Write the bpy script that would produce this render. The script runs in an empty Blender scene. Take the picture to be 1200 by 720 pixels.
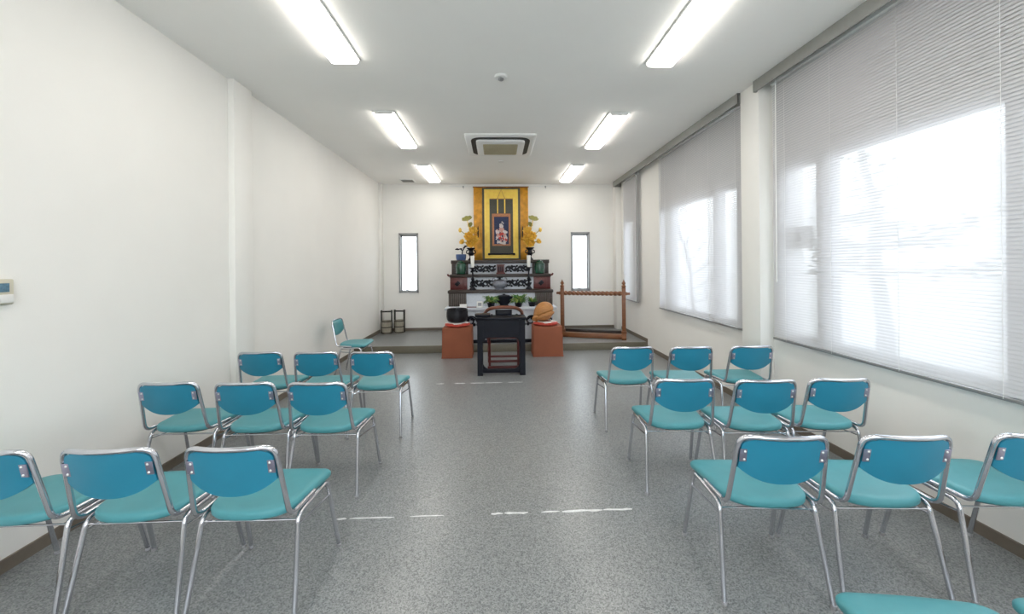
import bpy, bmesh, math, random
from mathutils import Vector, Matrix
random.seed(7)
PI = math.pi
scn = bpy.context.scene
C = scn.collection

# ------------------------------------------------------------------ room numbers
XL, XR, ZC = -2.43, 2.60, 3.20          # left wall, right wall, ceiling
YB, YF = 8.15, -2.0                     # altar wall, wall behind the viewer
DP, ZP = 6.57, 0.12                     # platform front edge and height

# ------------------------------------------------------------------ materials
def mat(name, col, rough=0.5, metal=0.0, var=0.06, scale=30.0, bump=0.0, bscale=None, spec=0.5, coat=0.0, sheen=0.0):
    m = bpy.data.materials.new(name); m.use_nodes = True
    nt = m.node_tree; b = nt.nodes['Principled BSDF']
    tc = nt.nodes.new('ShaderNodeTexCoord')
    nz = nt.nodes.new('ShaderNodeTexNoise'); nz.inputs['Scale'].default_value = scale; nz.inputs['Detail'].default_value = 3
    nt.links.new(tc.outputs['Object'], nz.inputs['Vector'])
    rp = nt.nodes.new('ShaderNodeValToRGB')
    rp.color_ramp.elements[0].position = .3; rp.color_ramp.elements[1].position = .7
    rp.color_ramp.elements[0].color = tuple(c * (1 - var) for c in col) + (1,)
    rp.color_ramp.elements[1].color = tuple(min(1, c * (1 + var)) for c in col) + (1,)
    nt.links.new(nz.outputs['Fac'], rp.inputs['Fac'])
    nt.links.new(rp.outputs['Color'], b.inputs['Base Color'])
    b.inputs['Roughness'].default_value = rough
    b.inputs['Metallic'].default_value = metal
    b.inputs['Specular IOR Level'].default_value = spec
    b.inputs['Coat Weight'].default_value = coat
    b.inputs['Sheen Weight'].default_value = sheen
    if bump:
        n2 = nt.nodes.new('ShaderNodeTexNoise'); n2.inputs['Scale'].default_value = bscale or scale * 4
        n2.inputs['Detail'].default_value = 4
        nt.links.new(tc.outputs['Object'], n2.inputs['Vector'])
        bp = nt.nodes.new('ShaderNodeBump'); bp.inputs['Strength'].default_value = bump; bp.inputs['Distance'].default_value = .01
        nt.links.new(n2.outputs['Fac'], bp.inputs['Height']); nt.links.new(bp.outputs['Normal'], b.inputs['Normal'])
    return m

def emit(name, col, s):
    m = bpy.data.materials.new(name); m.use_nodes = True
    nt = m.node_tree; nt.nodes.clear()
    o = nt.nodes.new('ShaderNodeOutputMaterial'); e = nt.nodes.new('ShaderNodeEmission')
    e.inputs['Color'].default_value = (*col, 1); e.inputs['Strength'].default_value = s
    nt.links.new(e.outputs[0], o.inputs[0]); return m

def wood(name, c0, c1, scale=6, rough=.4, axis=0):
    m = mat(name, c0, rough); nt = m.node_tree
    b = nt.nodes['Principled BSDF']; tc = [n for n in nt.nodes if n.type == 'TEX_COORD'][0]
    mp = nt.nodes.new('ShaderNodeMapping'); s = [scale * 3] * 3; s[axis] = scale * .25
    mp.inputs['Scale'].default_value = s
    nz = [n for n in nt.nodes if n.type == 'TEX_NOISE'][0]; nz.inputs['Scale'].default_value = 2.2; nz.inputs['Distortion'].default_value = 1.2
    nt.links.new(tc.outputs['Object'], mp.inputs[0]); nt.links.new(mp.outputs[0], nz.inputs['Vector'])
    rp = [n for n in nt.nodes if n.type == 'VALTORGB'][0]
    rp.color_ramp.elements[0].color = (*c0, 1); rp.color_ramp.elements[1].color = (*c1, 1)
    return m

M = {}
M['wall'] = mat('wall_paper', (.87, .857, .822), .85, var=.012, scale=2.5, bump=.12, bscale=260, spec=.2)
M['ceiling'] = mat('ceiling_board', (.92, .905, .872), .9, var=.01, scale=2, bump=.06, bscale=180, spec=.2)
M['skirt'] = mat('brown_skirting', (.175, .145, .115), .55, var=.05)
M['nosing'] = mat('olive_step_edge', (.17, .155, .115), .5, var=.05)
M['chrome'] = mat('polished_chrome', (.66, .67, .72), .13, 1.0, var=.03)
M['seat'] = mat('teal_vinyl', (.078, .31, .35), .42, var=.04, scale=12, bump=.08, bscale=400)
M['shell'] = mat('blue_teal_back_shell', (.018, .218, .335), .42, var=.03, scale=10, bump=.05, bscale=300)
M['bracket'] = mat('grey_steel_plate', (.42, .40, .52), .3, .9)
M['cap'] = mat('grey_foot_cap', (.45, .45, .47), .4, .5)
M['white_metal'] = mat('white_enamel', (.82, .82, .80), .4, var=.02)
M['lamp'] = emit('lamp_diffuser', (1.0, .955, .885), 11.5)
M['pelmet'] = mat('grey_green_blind_box', (.29, .29, .272), .5, var=.03)
M['alum'] = mat('window_aluminium', (.34, .34, .34), .4, .6, var=.04)
M['lacquer'] = mat('black_lacquer', (.007, .008, .014), .34, var=.2, spec=.2)
M['blackwood'] = wood('dark_stained_wood', (.022, .014, .012), (.045, .030, .024), 8, .4)
M['ribwood'] = wood('grey_brown_ribs', (.085, .065, .055), (.13, .105, .09), 8, .45)
M['redbrown'] = wood('red_brown_rail', (.13, .035, .018), (.21, .07, .035), 6, .35)
M['maroon'] = wood('maroon_lacquer_wood', (.085, .014, .014), (.13, .026, .022), 8, .35)
M['brownwood'] = wood('polished_brown_wood', (.165, .058, .022), (.265, .105, .04), 6, .35)
M['tan'] = wood('tan_carved_wood', (.36, .145, .04), (.55, .26, .08), 10, .45)
M['panelwhite'] = mat('pale_silver_cloth', (.60, .64, .70), .6, var=.05, scale=40)
M['gold'] = mat('gilded_metal', (1.0, .62, .12), .28, .3, var=.18, scale=60)
M['goldleaf'] = mat('green_gold_leaf', (.34, .33, .10), .4, .5, var=.2, scale=60)
M['goldcloth'] = mat('orange_gold_brocade', (.66, .31, .03), .5, .05, var=.28, scale=9, bump=.15, bscale=120)
M['yellow'] = mat('bright_gold_silk', (1.0, .68, .125), .45, .0, var=.08, scale=14, bump=.1, bscale=160)
M['greybrocade'] = mat('dark_grey_green_brocade', (.085, .085, .07), .7, var=.3, scale=90)
M['copper'] = mat('copper_silk_border', (.47, .20, .10), .5, .1, var=.2, scale=60)
M['navy'] = mat('navy_painting_ground', (.018, .028, .085), .6, var=.3, scale=40)
M['figwhite'] = mat('pale_pigment', (.62, .56, .56), .6, var=.2, scale=90)
M['figpink'] = mat('pink_pigment', (.56, .30, .26), .6, var=.2, scale=90)
M['figred'] = mat('red_pigment', (.50, .05, .04), .6, var=.2, scale=90)
M['candle'] = mat('white_wax', (.88, .88, .85), .5, var=.02)
M['green'] = mat('green_glaze', (.008, .060, .032), .25, var=.25, scale=25, coat=.3)
M['blue'] = mat('blue_glaze', (.055, .10, .24), .35, var=.2, scale=25)
M['greyclay'] = mat('grey_metal_bowl', (.22, .235, .28), .4, .3, var=.15)
M['leaf'] = mat('plant_leaf', (.055, .16, .035), .45, var=.4, scale=18)
M['leaf2'] = mat('yellow_green_leaf', (.20, .26, .05), .45, var=.3, scale=18)
M['terracotta'] = mat('terracotta_cloth', (.285, .085, .040), .75, var=.06, scale=5, bump=.1, bscale=300)
M['redcushion'] = mat('red_silk_cushion', (.50, .045, .025), .5, var=.15, scale=20)
M['whitecloth'] = mat('white_paper_sheet', (.84, .82, .80), .6, var=.02)
M['gong'] = mat('blackened_bronze', (.018, .018, .022), .3, .5, var=.3, scale=25)
M['oldwood'] = wood('weathered_grey_wood', (.30, .27, .21), (.46, .42, .34), 14, .7, axis=2)
M['hoop'] = mat('dark_iron_hoop', (.035, .033, .028), .5, .4)
M['beige'] = mat('beige_plastic', (.60, .57, .46), .5, var=.02)
M['grille'] = mat('beige_air_grille', (.45, .40, .27), .6, var=.05)
M['dark'] = mat('dark_opening', (.015, .015, .015), .6, var=.1)
M['lcd'] = mat('blue_grey_display', (.10, .20, .28), .2, var=.3, scale=60)
M['bark'] = mat('grey_bark', (.24, .235, .235), .9, var=.25, scale=20)
M['treeleaf'] = mat('tree_leaves', (.24, .26, .24), .7, var=.3, scale=6)
M['concrete'] = mat('pale_concrete', (.80, .80, .79), .9, var=.04, scale=2)
M['tape'] = mat('worn_white_tape', (.74, .75, .76), .6, var=.12, scale=60)
M['cord'] = mat('white_cord', (.78, .78, .78), .6, var=.02)
M['card'] = mat('grey_card', (.30, .31, .33), .7, var=.05)

def floor_mat(name, dark, mid, light, rough):
    m = bpy.data.materials.new(name); m.use_nodes = True
    nt = m.node_tree; b = nt.nodes['Principled BSDF']
    tc = nt.nodes.new('ShaderNodeTexCoord')
    v = nt.nodes.new('ShaderNodeTexVoronoi'); v.inputs['Scale'].default_value = 190
    n = nt.nodes.new('ShaderNodeTexNoise'); n.inputs['Scale'].default_value = 1.1; n.inputs['Detail'].default_value = 5
    n3 = nt.nodes.new('ShaderNodeTexNoise'); n3.inputs['Scale'].default_value = 60; n3.inputs['Detail'].default_value = 4
    for t in (v, n, n3): nt.links.new(tc.outputs['Object'], t.inputs['Vector'])
    r = nt.nodes.new('ShaderNodeValToRGB'); r.color_ramp.interpolation = 'LINEAR'
    e = r.color_ramp.elements
    e[0].position = .15; e[0].color = (*dark, 1); e[1].position = .85; e[1].color = (*light, 1)
    k = e.new(.45); k.color = (*mid, 1)
    sp = nt.nodes.new('ShaderNodeSeparateColor'); nt.links.new(v.outputs['Color'], sp.inputs[0])
    mx = nt.nodes.new('ShaderNodeMix'); mx.data_type = 'FLOAT'; mx.inputs[0].default_value = .3
    nt.links.new(sp.outputs[0], mx.inputs[2]); nt.links.new(n3.outputs['Fac'], mx.inputs[3])
    nt.links.new(mx.outputs[0], r.inputs['Fac'])
    r2 = nt.nodes.new('ShaderNodeValToRGB'); r2.color_ramp.elements[0].color = (.93, .93, .92, 1); r2.color_ramp.elements[1].color = (1.06, 1.06, 1.06, 1)
    nt.links.new(n.outputs['Fac'], r2.inputs['Fac'])
    mu = nt.nodes.new('ShaderNodeMix'); mu.data_type = 'RGBA'; mu.blend_type = 'MULTIPLY'; mu.inputs[0].default_value = 1
    nt.links.new(r.outputs['Color'], mu.inputs[6]); nt.links.new(r2.outputs['Color'], mu.inputs[7])
    nt.links.new(mu.outputs[2], b.inputs['Base Color'])
    b.inputs['Roughness'].default_value = rough
    bp = nt.nodes.new('ShaderNodeBump'); bp.inputs['Strength'].default_value = .05; bp.inputs['Distance'].default_value = .004
    nt.links.new(n3.outputs['Fac'], bp.inputs['Height']); nt.links.new(bp.outputs['Normal'], b.inputs['Normal'])
    return m
M['floor'] = floor_mat('speckled_grey_vinyl', (.122, .131, .137), (.228, .240, .246), (.335, .346, .348), .28)

def slat_mat():
    m = bpy.data.materials.new('pale_grey_slat'); m.use_nodes = True
    nt = m.node_tree; b = nt.nodes['Principled BSDF']
    out = [n for n in nt.nodes if n.type == 'OUTPUT_MATERIAL'][0]
    tc = nt.nodes.new('ShaderNodeTexCoord'); nz = nt.nodes.new('ShaderNodeTexNoise'); nz.inputs['Scale'].default_value = 3
    nt.links.new(tc.outputs['Object'], nz.inputs['Vector'])
    rp = nt.nodes.new('ShaderNodeValToRGB')
    rp.color_ramp.elements[0].color = (.60, .60, .615, 1); rp.color_ramp.elements[1].color = (.65, .65, .665, 1)
    nt.links.new(nz.outputs['Fac'], rp.inputs['Fac']); nt.links.new(rp.outputs['Color'], b.inputs['Base Color'])
    b.inputs['Roughness'].default_value = .5
    t = nt.nodes.new('ShaderNodeBsdfTranslucent'); t.inputs['Color'].default_value = (.74, .75, .80, 1)
    mx = nt.nodes.new('ShaderNodeMixShader'); mx.inputs[0].default_value = .13
    nt.links.new(b.outputs[0], mx.inputs[1]); nt.links.new(t.outputs[0], mx.inputs[2]); tp = nt.nodes.new('ShaderNodeBsdfTransparent'); m2 = nt.nodes.new('ShaderNodeMixShader'); m2.inputs[0].default_value = .075
    nt.links.new(mx.outputs[0], m2.inputs[1]); nt.links.new(tp.outputs[0], m2.inputs[2]); nt.links.new(m2.outputs[0], out.inputs[0])
    return m
M['slat'] = slat_mat()

def glass_mat():
    m = bpy.data.materials.new('window_glass'); m.use_nodes = True
    nt = m.node_tree; nt.nodes.clear()
    out = nt.nodes.new('ShaderNodeOutputMaterial')
    tr = nt.nodes.new('ShaderNodeBsdfTransparent'); tr.inputs[0].default_value = (.95, .97, .98, 1)
    gl = nt.nodes.new('ShaderNodeBsdfGlossy'); gl.inputs['Roughness'].default_value = .03
    lw = nt.nodes.new('ShaderNodeLayerWeight'); lw.inputs['Blend'].default_value = .5
    pw = nt.nodes.new('ShaderNodeMath'); pw.operation = 'POWER'; pw.inputs[1].default_value = 5
    ma = nt.nodes.new('ShaderNodeMath'); ma.operation = 'MULTIPLY_ADD'; ma.inputs[1].default_value = .9; ma.inputs[2].default_value = .04
    nt.links.new(lw.outputs['Facing'], pw.inputs[0]); nt.links.new(pw.outputs[0], ma.inputs[0])
    mx = nt.nodes.new('ShaderNodeMixShader')
    nt.links.new(ma.outputs[0], mx.inputs[0]); nt.links.new(tr.outputs[0], mx.inputs[1]); nt.links.new(gl.outputs[0], mx.inputs[2])
    nt.links.new(mx.outputs[0], out.inputs[0]); return m
M['glass'] = glass_mat()

# ------------------------------------------------------------------ mesh builder
def fillet(pts, r, n=6):
    """round the inner corners of a polyline with radius r (a number or one per point)"""
    pts = [Vector(p) for p in pts]; out = [pts[0]]
    for i in range(1, len(pts) - 1):
        ri = r[i] if isinstance(r, (list, tuple)) else r
        a, b, c = pts[i - 1], pts[i], pts[i + 1]
        u, v = (a - b), (c - b)
        if ri <= 0 or u.length < 1e-6 or v.length < 1e-6: out.append(b); continue
        ang = u.angle(v); d = min(ri / max(math.tan(ang / 2), 1e-3), u.length * .49, v.length * .49)
        p0 = b + u.normalized() * d; p1 = b + v.normalized() * d
        for k in range(n + 1):
            t = k / n
            out.append(p0 * (1 - t) ** 2 + b * 2 * t * (1 - t) + p1 * t * t)
    out.append(pts[-1]); return out

class MB:
    def __init__(s): s.bm = bmesh.new()
    def box(s, c, d, rot=None, bev=0.0, seg=2):
        t = bmesh.new(); bmesh.ops.create_cube(t, size=1)
        for v in t.verts: v.co = Vector((v.co.x * d[0], v.co.y * d[1], v.co.z * d[2]))
        if bev > 0: bmesh.ops.bevel(t, geom=t.edges[:] , offset=bev, segments=seg, affect='EDGES', profile=.5)
        mtx = Matrix.Translation(Vector(c)) @ (rot.to_4x4() if rot else Matrix())
        t.transform(mtx); s._join(t); return s
    def bounds(s, x0, x1, y0, y1, z0, z1, bev=0.0):
        return s.box(((x0 + x1) / 2, (y0 + y1) / 2, (z0 + z1) / 2), (abs(x1 - x0), abs(y1 - y0), abs(z1 - z0)), bev=bev)
    def _join(s, t):
        mp = {}
        for v in t.verts: mp[v] = s.bm.verts.new(v.co)
        for f in t.faces:
            try: s.bm.faces.new([mp[v] for v in f.verts])
            except ValueError: pass
        t.free()
    def tube(s, pts, r, n=10, caps=True, closed=False):
        pts = [Vector(p) for p in pts]; N = len(pts)
        rr = r if callable(r) else (lambda t: r)
        rings = []; up = None
        for i, p in enumerate(pts):
            if closed: d = pts[(i + 1) % N] - pts[i - 1]
            else: d = pts[min(i + 1, N - 1)] - pts[max(i - 1, 0)]
            d.normalize()
            if up is None:
                up = Vector((0, 0, 1)) if abs(d.z) < .9 else Vector((1, 0, 0))
            up = (up - d * up.dot(d)).normalized(); w = d.cross(up)
            ra = rr(i / max(N - 1, 1))
            rings.append([s.bm.verts.new(p + (up * math.cos(2 * PI * k / n) + w * math.sin(2 * PI * k / n)) * ra) for k in range(n)])
        for i in range(N if closed else N - 1):
            a, b = rings[i], rings[(i + 1) % N]
            for k in range(n): s.bm.faces.new((a[k], a[(k + 1) % n], b[(k + 1) % n], b[k]))
        if caps and not closed: s.bm.faces.new(rings[0][::-1]); s.bm.faces.new(rings[-1])
        return s
    def lathe(s, prof, c=(0, 0, 0), n=28, sx=1, sy=1, cap=True):
        rings = []
        for (r, z) in prof:
            rings.append([s.bm.verts.new((c[0] + sx * r * math.cos(2 * PI * k / n), c[1] + sy * r * math.sin(2 * PI * k / n), c[2] + z)) for k in range(n)])
        for a, b in zip(rings, rings[1:]):
            for k in range(n): s.bm.faces.new((a[k], a[(k + 1) % n], b[(k + 1) % n], b[k]))
        if cap: s.bm.faces.new(rings[0][::-1]); s.bm.faces.new(rings[-1])
        return s
    def loft(s, loops, caps=True):
        rings = [[s.bm.verts.new(p) for p in L] for L in loops]; n = len(rings[0])
        for a, b in zip(rings, rings[1:]):
            for k in range(n): s.bm.faces.new((a[k], a[(k + 1) % n], b[(k + 1) % n], b[k]))
        if caps: s.bm.faces.new(rings[0][::-1]); s.bm.faces.new(rings[-1])
        return s
    def ell(s, c, d, rot=None, u=18, v=12):
        t = bmesh.new(); bmesh.ops.create_uvsphere(t, u_segments=u, v_segments=v, radius=1)
        for w in t.verts: w.co = Vector((w.co.x * d[0], w.co.y * d[1], w.co.z * d[2]))
        t.transform(Matrix.Translation(Vector(c)) @ (rot.to_4x4() if rot else Matrix())); s._join(t); return s
    def grid(s, fn, nu, nv):
        g = [[s.bm.verts.new(fn(i / nu, j / nv)) for j in range(nv + 1)] for i in range(nu + 1)]
        for i in range(nu):
            for j in range(nv): s.bm.faces.new((g[i][j], g[i + 1][j], g[i + 1][j + 1], g[i][j + 1]))
        return s
    def ring(s, outer, inner, z0, z1):
        """frame between two closed outlines, given as equally long lists of (x, y), from z0 to z1"""
        n = len(outer); V = s.bm.verts.new
        o0 = [V((x, y, z0)) for x, y in outer]; o1 = [V((x, y, z1)) for x, y in outer]
        i0 = [V((x, y, z0)) for x, y in inner]; i1 = [V((x, y, z1)) for x, y in inner]
        for k in range(n):
            j = (k + 1) % n
            for q in ((o0[k], o0[j], o1[j], o1[k]), (i0[j], i0[k], i1[k], i1[j]), (o1[k], o1[j], i1[j], i1[k]), (o0[j], o0[k], i0[k], i0[j])):
                s.bm.faces.new(q)
        return s
    def build(s, name, m, parent=None, angle=38, solid=0.0):
        bmesh.ops.recalc_face_normals(s.bm, faces=s.bm.faces[:])
        me = bpy.data.meshes.new(name); s.bm.to_mesh(me); s.bm.free()
        me.materials.append(m)
        me.polygons.foreach_set('use_smooth', [True] * len(me.polygons))
        me.set_sharp_from_angle(angle=math.radians(angle))
        o = bpy.data.objects.new(name, me); C.objects.link(o)
        if parent: o.parent = parent
        if solid:
            md = o.modifiers.new('thick', 'SOLIDIFY'); md.thickness = solid; md.offset = 0
        return o

def rrect(w, h, r, n=6, cx=0, cy=0):
    out = []
    for (sx, sy, a0) in ((1, 1, 0), (-1, 1, 90), (-1, -1, 180), (1, -1, 270)):
        for k in range(n + 1):
            a = math.radians(a0 + 90 * k / n)
            out.append((cx + sx * (w / 2 - r) + r * math.cos(a), cy + sy * (h / 2 - r) + r * math.sin(a)))
    return out

def tag(o, label=None, cat=None, group=None, kind=None):
    if label: o['label'] = label
    if cat: o['category'] = cat
    if group: o['group'] = group
    if kind: o['kind'] = kind
    return o
def thing(name, label, cat, loc=(0, 0, 0), rz=0.0, group=None):
    o = bpy.data.objects.new(name, None); C.objects.link(o); o.empty_display_size = .1
    o.location = loc; o.rotation_euler = (0, 0, rz)
    return tag(o, label, cat, group)
def struct(o, label, cat): return tag(o, label, cat, kind='structure')
def dup(root, loc, rz=0.0, label=None, group=None):
    r = root.copy(); C.objects.link(r); r.location = loc; r.rotation_euler = (0, 0, rz)
    if label: r['label'] = label
    if group: r['group'] = group
    for ch in list(root.children):
        c = ch.copy(); C.objects.link(c); c.parent = r
        for g in list(ch.children):
            d = g.copy(); C.objects.link(d); d.parent = c
    return r
def RX(a): return Matrix.Rotation(a, 3, 'X')
def RY(a): return Matrix.Rotation(a, 3, 'Y')
def RZ(a): return Matrix.Rotation(a, 3, 'Z')

# ------------------------------------------------------------------ the room shell
T = .2
struct(MB().bounds(XL - T, XR + T, YF - T, YB + T, -.15, 0).build('floor', M['floor']), 'speckled grey vinyl floor', 'floor')
struct(MB().bounds(XL - T, XR + T, YF - T, YB + T, ZC, ZC + .15).build('ceiling', M['ceiling']), 'plain off-white ceiling', 'ceiling')
struct(MB().bounds(XL - T, XL, YF, YB, 0, ZC).build('wall_left', M['wall']), 'blank off-white wall opposite the windows', 'wall')

def holed(name, horiz, a0, a1, holes, off0, off1, label):
    """wall with rectangular holes: horiz 'x' (runs along x) or 'y'; holes = (u0, u1, z0, z1)"""
    us = sorted({a0, a1, *[h[0] for h in holes], *[h[1] for h in holes]})
    b = MB()
    def put(u0, u1, z0, z1):
        if horiz == 'x': b.bounds(u0, u1, off0, off1, z0, z1)
        else: b.bounds(off0, off1, u0, u1, z0, z1)
    for u0, u1 in zip(us, us[1:]):
        h = [k for k in holes if k[0] <= u0 + 1e-6 and k[1] >= u1 - 1e-6]
        if not h: put(u0, u1, 0, ZC)
        else: put(u0, u1, 0, h[0][2]); put(u0, u1, h[0][3], ZC)
    return struct(b.build(name, M['wall']), label, 'wall')
W1 = (.50, 3.40, .80, 2.36); W2 = (4.02, 6.05, .80, 2.36); W3 = (7.22, 7.68, .80, 2.36)
holed('wall_right', 'y', YF, YB, [W1, W2, W3], XR, XR + T, 'off-white window wall behind the blinds')
FW = (-2.0, 2.14, .95, 2.6)
holed('wall_front', 'x', XL - T, XR + T, [FW], YF - T, YF, 'off-white wall facing the altar')
fm = MB()
for xx in (FW[0], -.638, .723, 2.085): fm.bounds(xx, xx + .055, YF - .12, YF - .06, FW[2], FW[3])
fm.bounds(FW[0], FW[1], YF - .12, YF - .06, FW[2], FW[2] + .06); fm.bounds(FW[0], FW[1], YF - .12, YF - .06, FW[3] - .06, FW[3])
w6 = struct(fm.build('window_6', M['alum']), 'wide glazed front opposite the altar', 'window')
for xx in (-1.945, -.583, .778): MB().bounds(xx, xx + 1.307, YF - .094, YF - .088, FW[2] + .06, FW[3] - .06).build('window_glass', M['glass'], w6)
BW = [(-2.06, -1.655, .92, 2.175), (1.575, 1.98, .92, 2.175)]
holed('wall_back', 'x', XL - T, XR + T, BW, YB, YB + T, 'off-white wall behind the altar')

struct(MB().bounds(XL - .01, XL + .055, 3.58, 3.84, 0, ZC, bev=.004).build('pillar_left', M['wall']), 'shallow pillar on the blank wall', 'pillar')
struct(MB().bounds(2.47, XR + .01, 3.52, 3.79, 0, ZC, bev=.004).build('pillar_right', M['wall']), 'shallow pillar between the two large blinds', 'pillar')
struct(MB().bounds(2.49, XR + .01, 7.95, YB + .01, 0, ZC, bev=.004).build('pillar_corner', M['wall']), 'narrow corner pillar beside the smallest blind', 'pillar')
struct(MB().bounds(XL - .01, XL + .05, 7.99, YB + .01, 0, ZC, bev=.004).build('pillar_bucket_corner', M['wall']), 'narrow corner pillar behind the buckets', 'pillar')

# platform in front of the altar wall
pf = struct(MB().bounds(XL, XR, DP + .01, YB, 0, ZP).build('platform_floor', M['floor']), 'low grey platform under the altar', 'platform')
struct(MB().bounds(XL, XR, DP, DP + .035, 0, ZP + .002, bev=.004).build('trim_1', M['nosing']), 'olive brown edge of the platform', 'trim')
def skirting(name, segs, label):
    b = MB()
    for s in segs: b.bounds(*s)
    struct(b.build(name, M['skirt']), label, 'baseboard')
h = .065
skirting('baseboard_left', [(XL, XL + .012, YF, 3.58, 0, h), (XL, XL + .067, 3.568, 3.852, 0, h), (XL, XL + .012, 3.84, DP, 0, h)], 'brown baseboard on the blank wall')
skirting('baseboard_right', [(XR - .012, XR, YF, 3.52, 0, h), (2.458, XR, 3.508, 3.802, 0, h), (XR - .012, XR, 3.79, DP, 0, h)], 'brown baseboard below the blinds')
skirting('baseboard_back', [(XL + .05, 2.49, YB - .012, YB, ZP, ZP + .06), (XL, XL + .012, DP, 7.99, ZP, ZP + .06), (XR - .012, XR, DP, 7.95, ZP, ZP + .06)], 'brown baseboard around the platform')

# windows of the altar wall
for i, (x0, x1, z0, z1) in enumerate(BW):
    f = MB(); t = .032; y0, y1 = YB - .018, YB + .10
    f.bounds(x0, x0 + t, y0, y1, z0, z1); f.bounds(x1 - t, x1, y0, y1, z0, z1)
    f.bounds(x0, x1, y0, y1, z0, z0 + t); f.bounds(x0, x1, y0, y1, z1 - t, z1)
    w = struct(f.build('window_%d' % (i + 1), M['alum']), ('narrow bright window on the bucket side of the altar', 'narrow bright window behind the wooden frame stand')[i], 'window')
    f = MB(); q = .02; a0, a1 = x0 + t, x1 - t; b0, b1 = z0 + t, z1 - t; yy0, yy1 = YB + .05, YB + .085
    f.bounds(a0, a0 + q, yy0, yy1, b0, b1); f.bounds(a1 - q, a1, yy0, yy1, b0, b1); f.bounds(a0, a1, yy0, yy1, b0, b0 + q); f.bounds(a0, a1, yy0, yy1, b1 - q * 2, b1)
    f.build('window_sash', M['alum'], w)
    MB().bounds(a0, a1, YB + .064, YB + .07, b0, b1).build('window_glass', M['glass'], w)
    hb = MB(); cx = (a0 + a1) / 2
    hb.box((cx, YB + .02, b0 + .012), (.05, .05, .024), bev=.004); hb.tube([(cx, YB - .005, b0 + .02), (cx - .06, YB - .015, b0 + .04)], .007)
    hb.build('window_handle', M['alum'], w)

# windows of the right wall (behind the blinds)
def side_window(n, W, panes, label):
    y0, y1, z0, z1 = W; f = MB(); x0, x1 = XR + .01, XR + .08
    zb, zt = .85, 2.306
    f.bounds(x0, x1, y0, y1, z0, zb); f.bounds(x0, x1, y0, y1, zt, z1)
    edges = [y0] + [e for p in sorted(panes) for e in p] + [y1]
    for a, b in zip(edges[::2], edges[1::2]): f.bounds(x0, x1, a, b, zb, zt)
    w = struct(f.build('window_%d' % n, M['alum']), label, 'window')
    for a, b in sorted(panes): MB().bounds(XR + .034, XR + .04, a, b, zb, zt).build('window_glass', M['glass'], w)
    MB().bounds(XR - .012, XR + .01, y0, y1, z0 - .015, z0 + .008, bev=.003).build('window_sill', M['white_metal'], w)
    return w
w3 = side_window(3, W1, [(.58, .68), (.80, 1.72), (1.87, 2.89), (3.04, 3.34)], 'wide window behind the largest blind')
MB().bounds(XR + .024, XR + .030, 3.10, 3.27, 1.60, 1.79).build('notice_card', M['card'], w3)
side_window(4, W2, [(4.08, 4.40), (4.54, 5.58), (5.73, 6.01)], 'wide window behind the middle blind')
side_window(5, W3, [(7.27, 7.63)], 'narrow window behind the smallest blind')

# blind boxes along the top of the window wall
def blind_box(n, y0, y1, label):
    b = MB(); x0 = 2.44; d = .105
    b.bounds(x0, x0 + .018, y0, y1, ZC - d, ZC, bev=.003)
    b.bounds(x0, XR, y0, y0 + .018, ZC - d, ZC); b.bounds(x0, XR, y1 - .018, y1, ZC - d, ZC)
    b.bounds(x0 + .02, XR, y0, y1, ZC - .02, ZC)
    struct(b.build('trim_%d' % n, M['pelmet']), label, 'blind box')
blind_box(2, -.4, 3.55, 'grey green blind box over the largest blind')
blind_box(3, 3.79, 7.95, 'grey green blind box over the two farther blinds')

def blind(label, y0, y1, cords, wand_y, tilt=68):
    xb = 2.545; zt, zb = 3.14, .785
    r = thing('venetian_blind', label, 'blind', (xb, (y0 + y1) / 2, zb), 0, 'venetian blinds on the window wall')
    L = (y1 - y0) / 2
    MB().bounds(-.025, .025, -L, L, zt - zb - .03, zt - zb + .03, bev=.003).build('head_rail', M['white_metal'], r)
    MB().bounds(-.013, .013, -L, L, -.008, .012, bev=.003).build('bottom_rail', M['alum'], r)
    s = MB(); pitch = .0215; w = .0126; a = math.radians(tilt); z = .03
    ca, sa = math.cos(a), math.sin(a); nn = (-sa, ca)
    while z < zt - zb - .035:
        rows = []
        for k, q in enumerate((-1, -.33, .33, 1)):
            cr = .0022 * (1 - q * q)
            rows.append([s.bm.verts.new((q * w * ca + nn[0] * cr, y, z + q * w * sa + nn[1] * cr)) for y in (-L, L)])
        for p, q in zip(rows, rows[1:]): s.bm.faces.new((p[0], p[1], q[1], q[0]))
        z += pitch
    s.build('slats', M['slat'], r, angle=60)
    for y in cords:
        c = MB(); yy = y - (y0 + y1) / 2
        for dx in (-.015, .015): c.tube([(dx, yy, 0), (dx, yy, zt - zb - .03)], .0013, 6)
        c.build('ladder_cord', M['cord'], r)
    c = MB(); yy = wand_y - (y0 + y1) / 2
    c.tube([(-.03, yy, zt - zb), (-.034, yy, .55)], .0045, 8); c.ell((-.034, yy, .54), (.007, .007, .025))
    c.build('tilt_wand', M['white_metal'], r)
    return r
blind('largest grey venetian blind, nearest one, with leafy tree shadow behind it', .45, 3.44, (3.28, 2.82, 2.33, 1.83, 1.33, .83), 3.36)
blind('middle grey venetian blind, bare branches showing through it', 3.88, 5.93, (5.70, 5.05, 4.5, 3.98), 5.82)
b3 = blind('smallest grey venetian blind, beside the corner pillar behind the wooden stand', 6.84, 7.62, (7.5, 6.95), 7.55)
MB().tube([(-.03, -.41, 2.33), (-.03, -.41, .02)], .012, 10).ell((-.03, -.41, 2.33), (.022, .022, .03)).build('side_guide_pole', M['alum'], b3)

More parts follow.
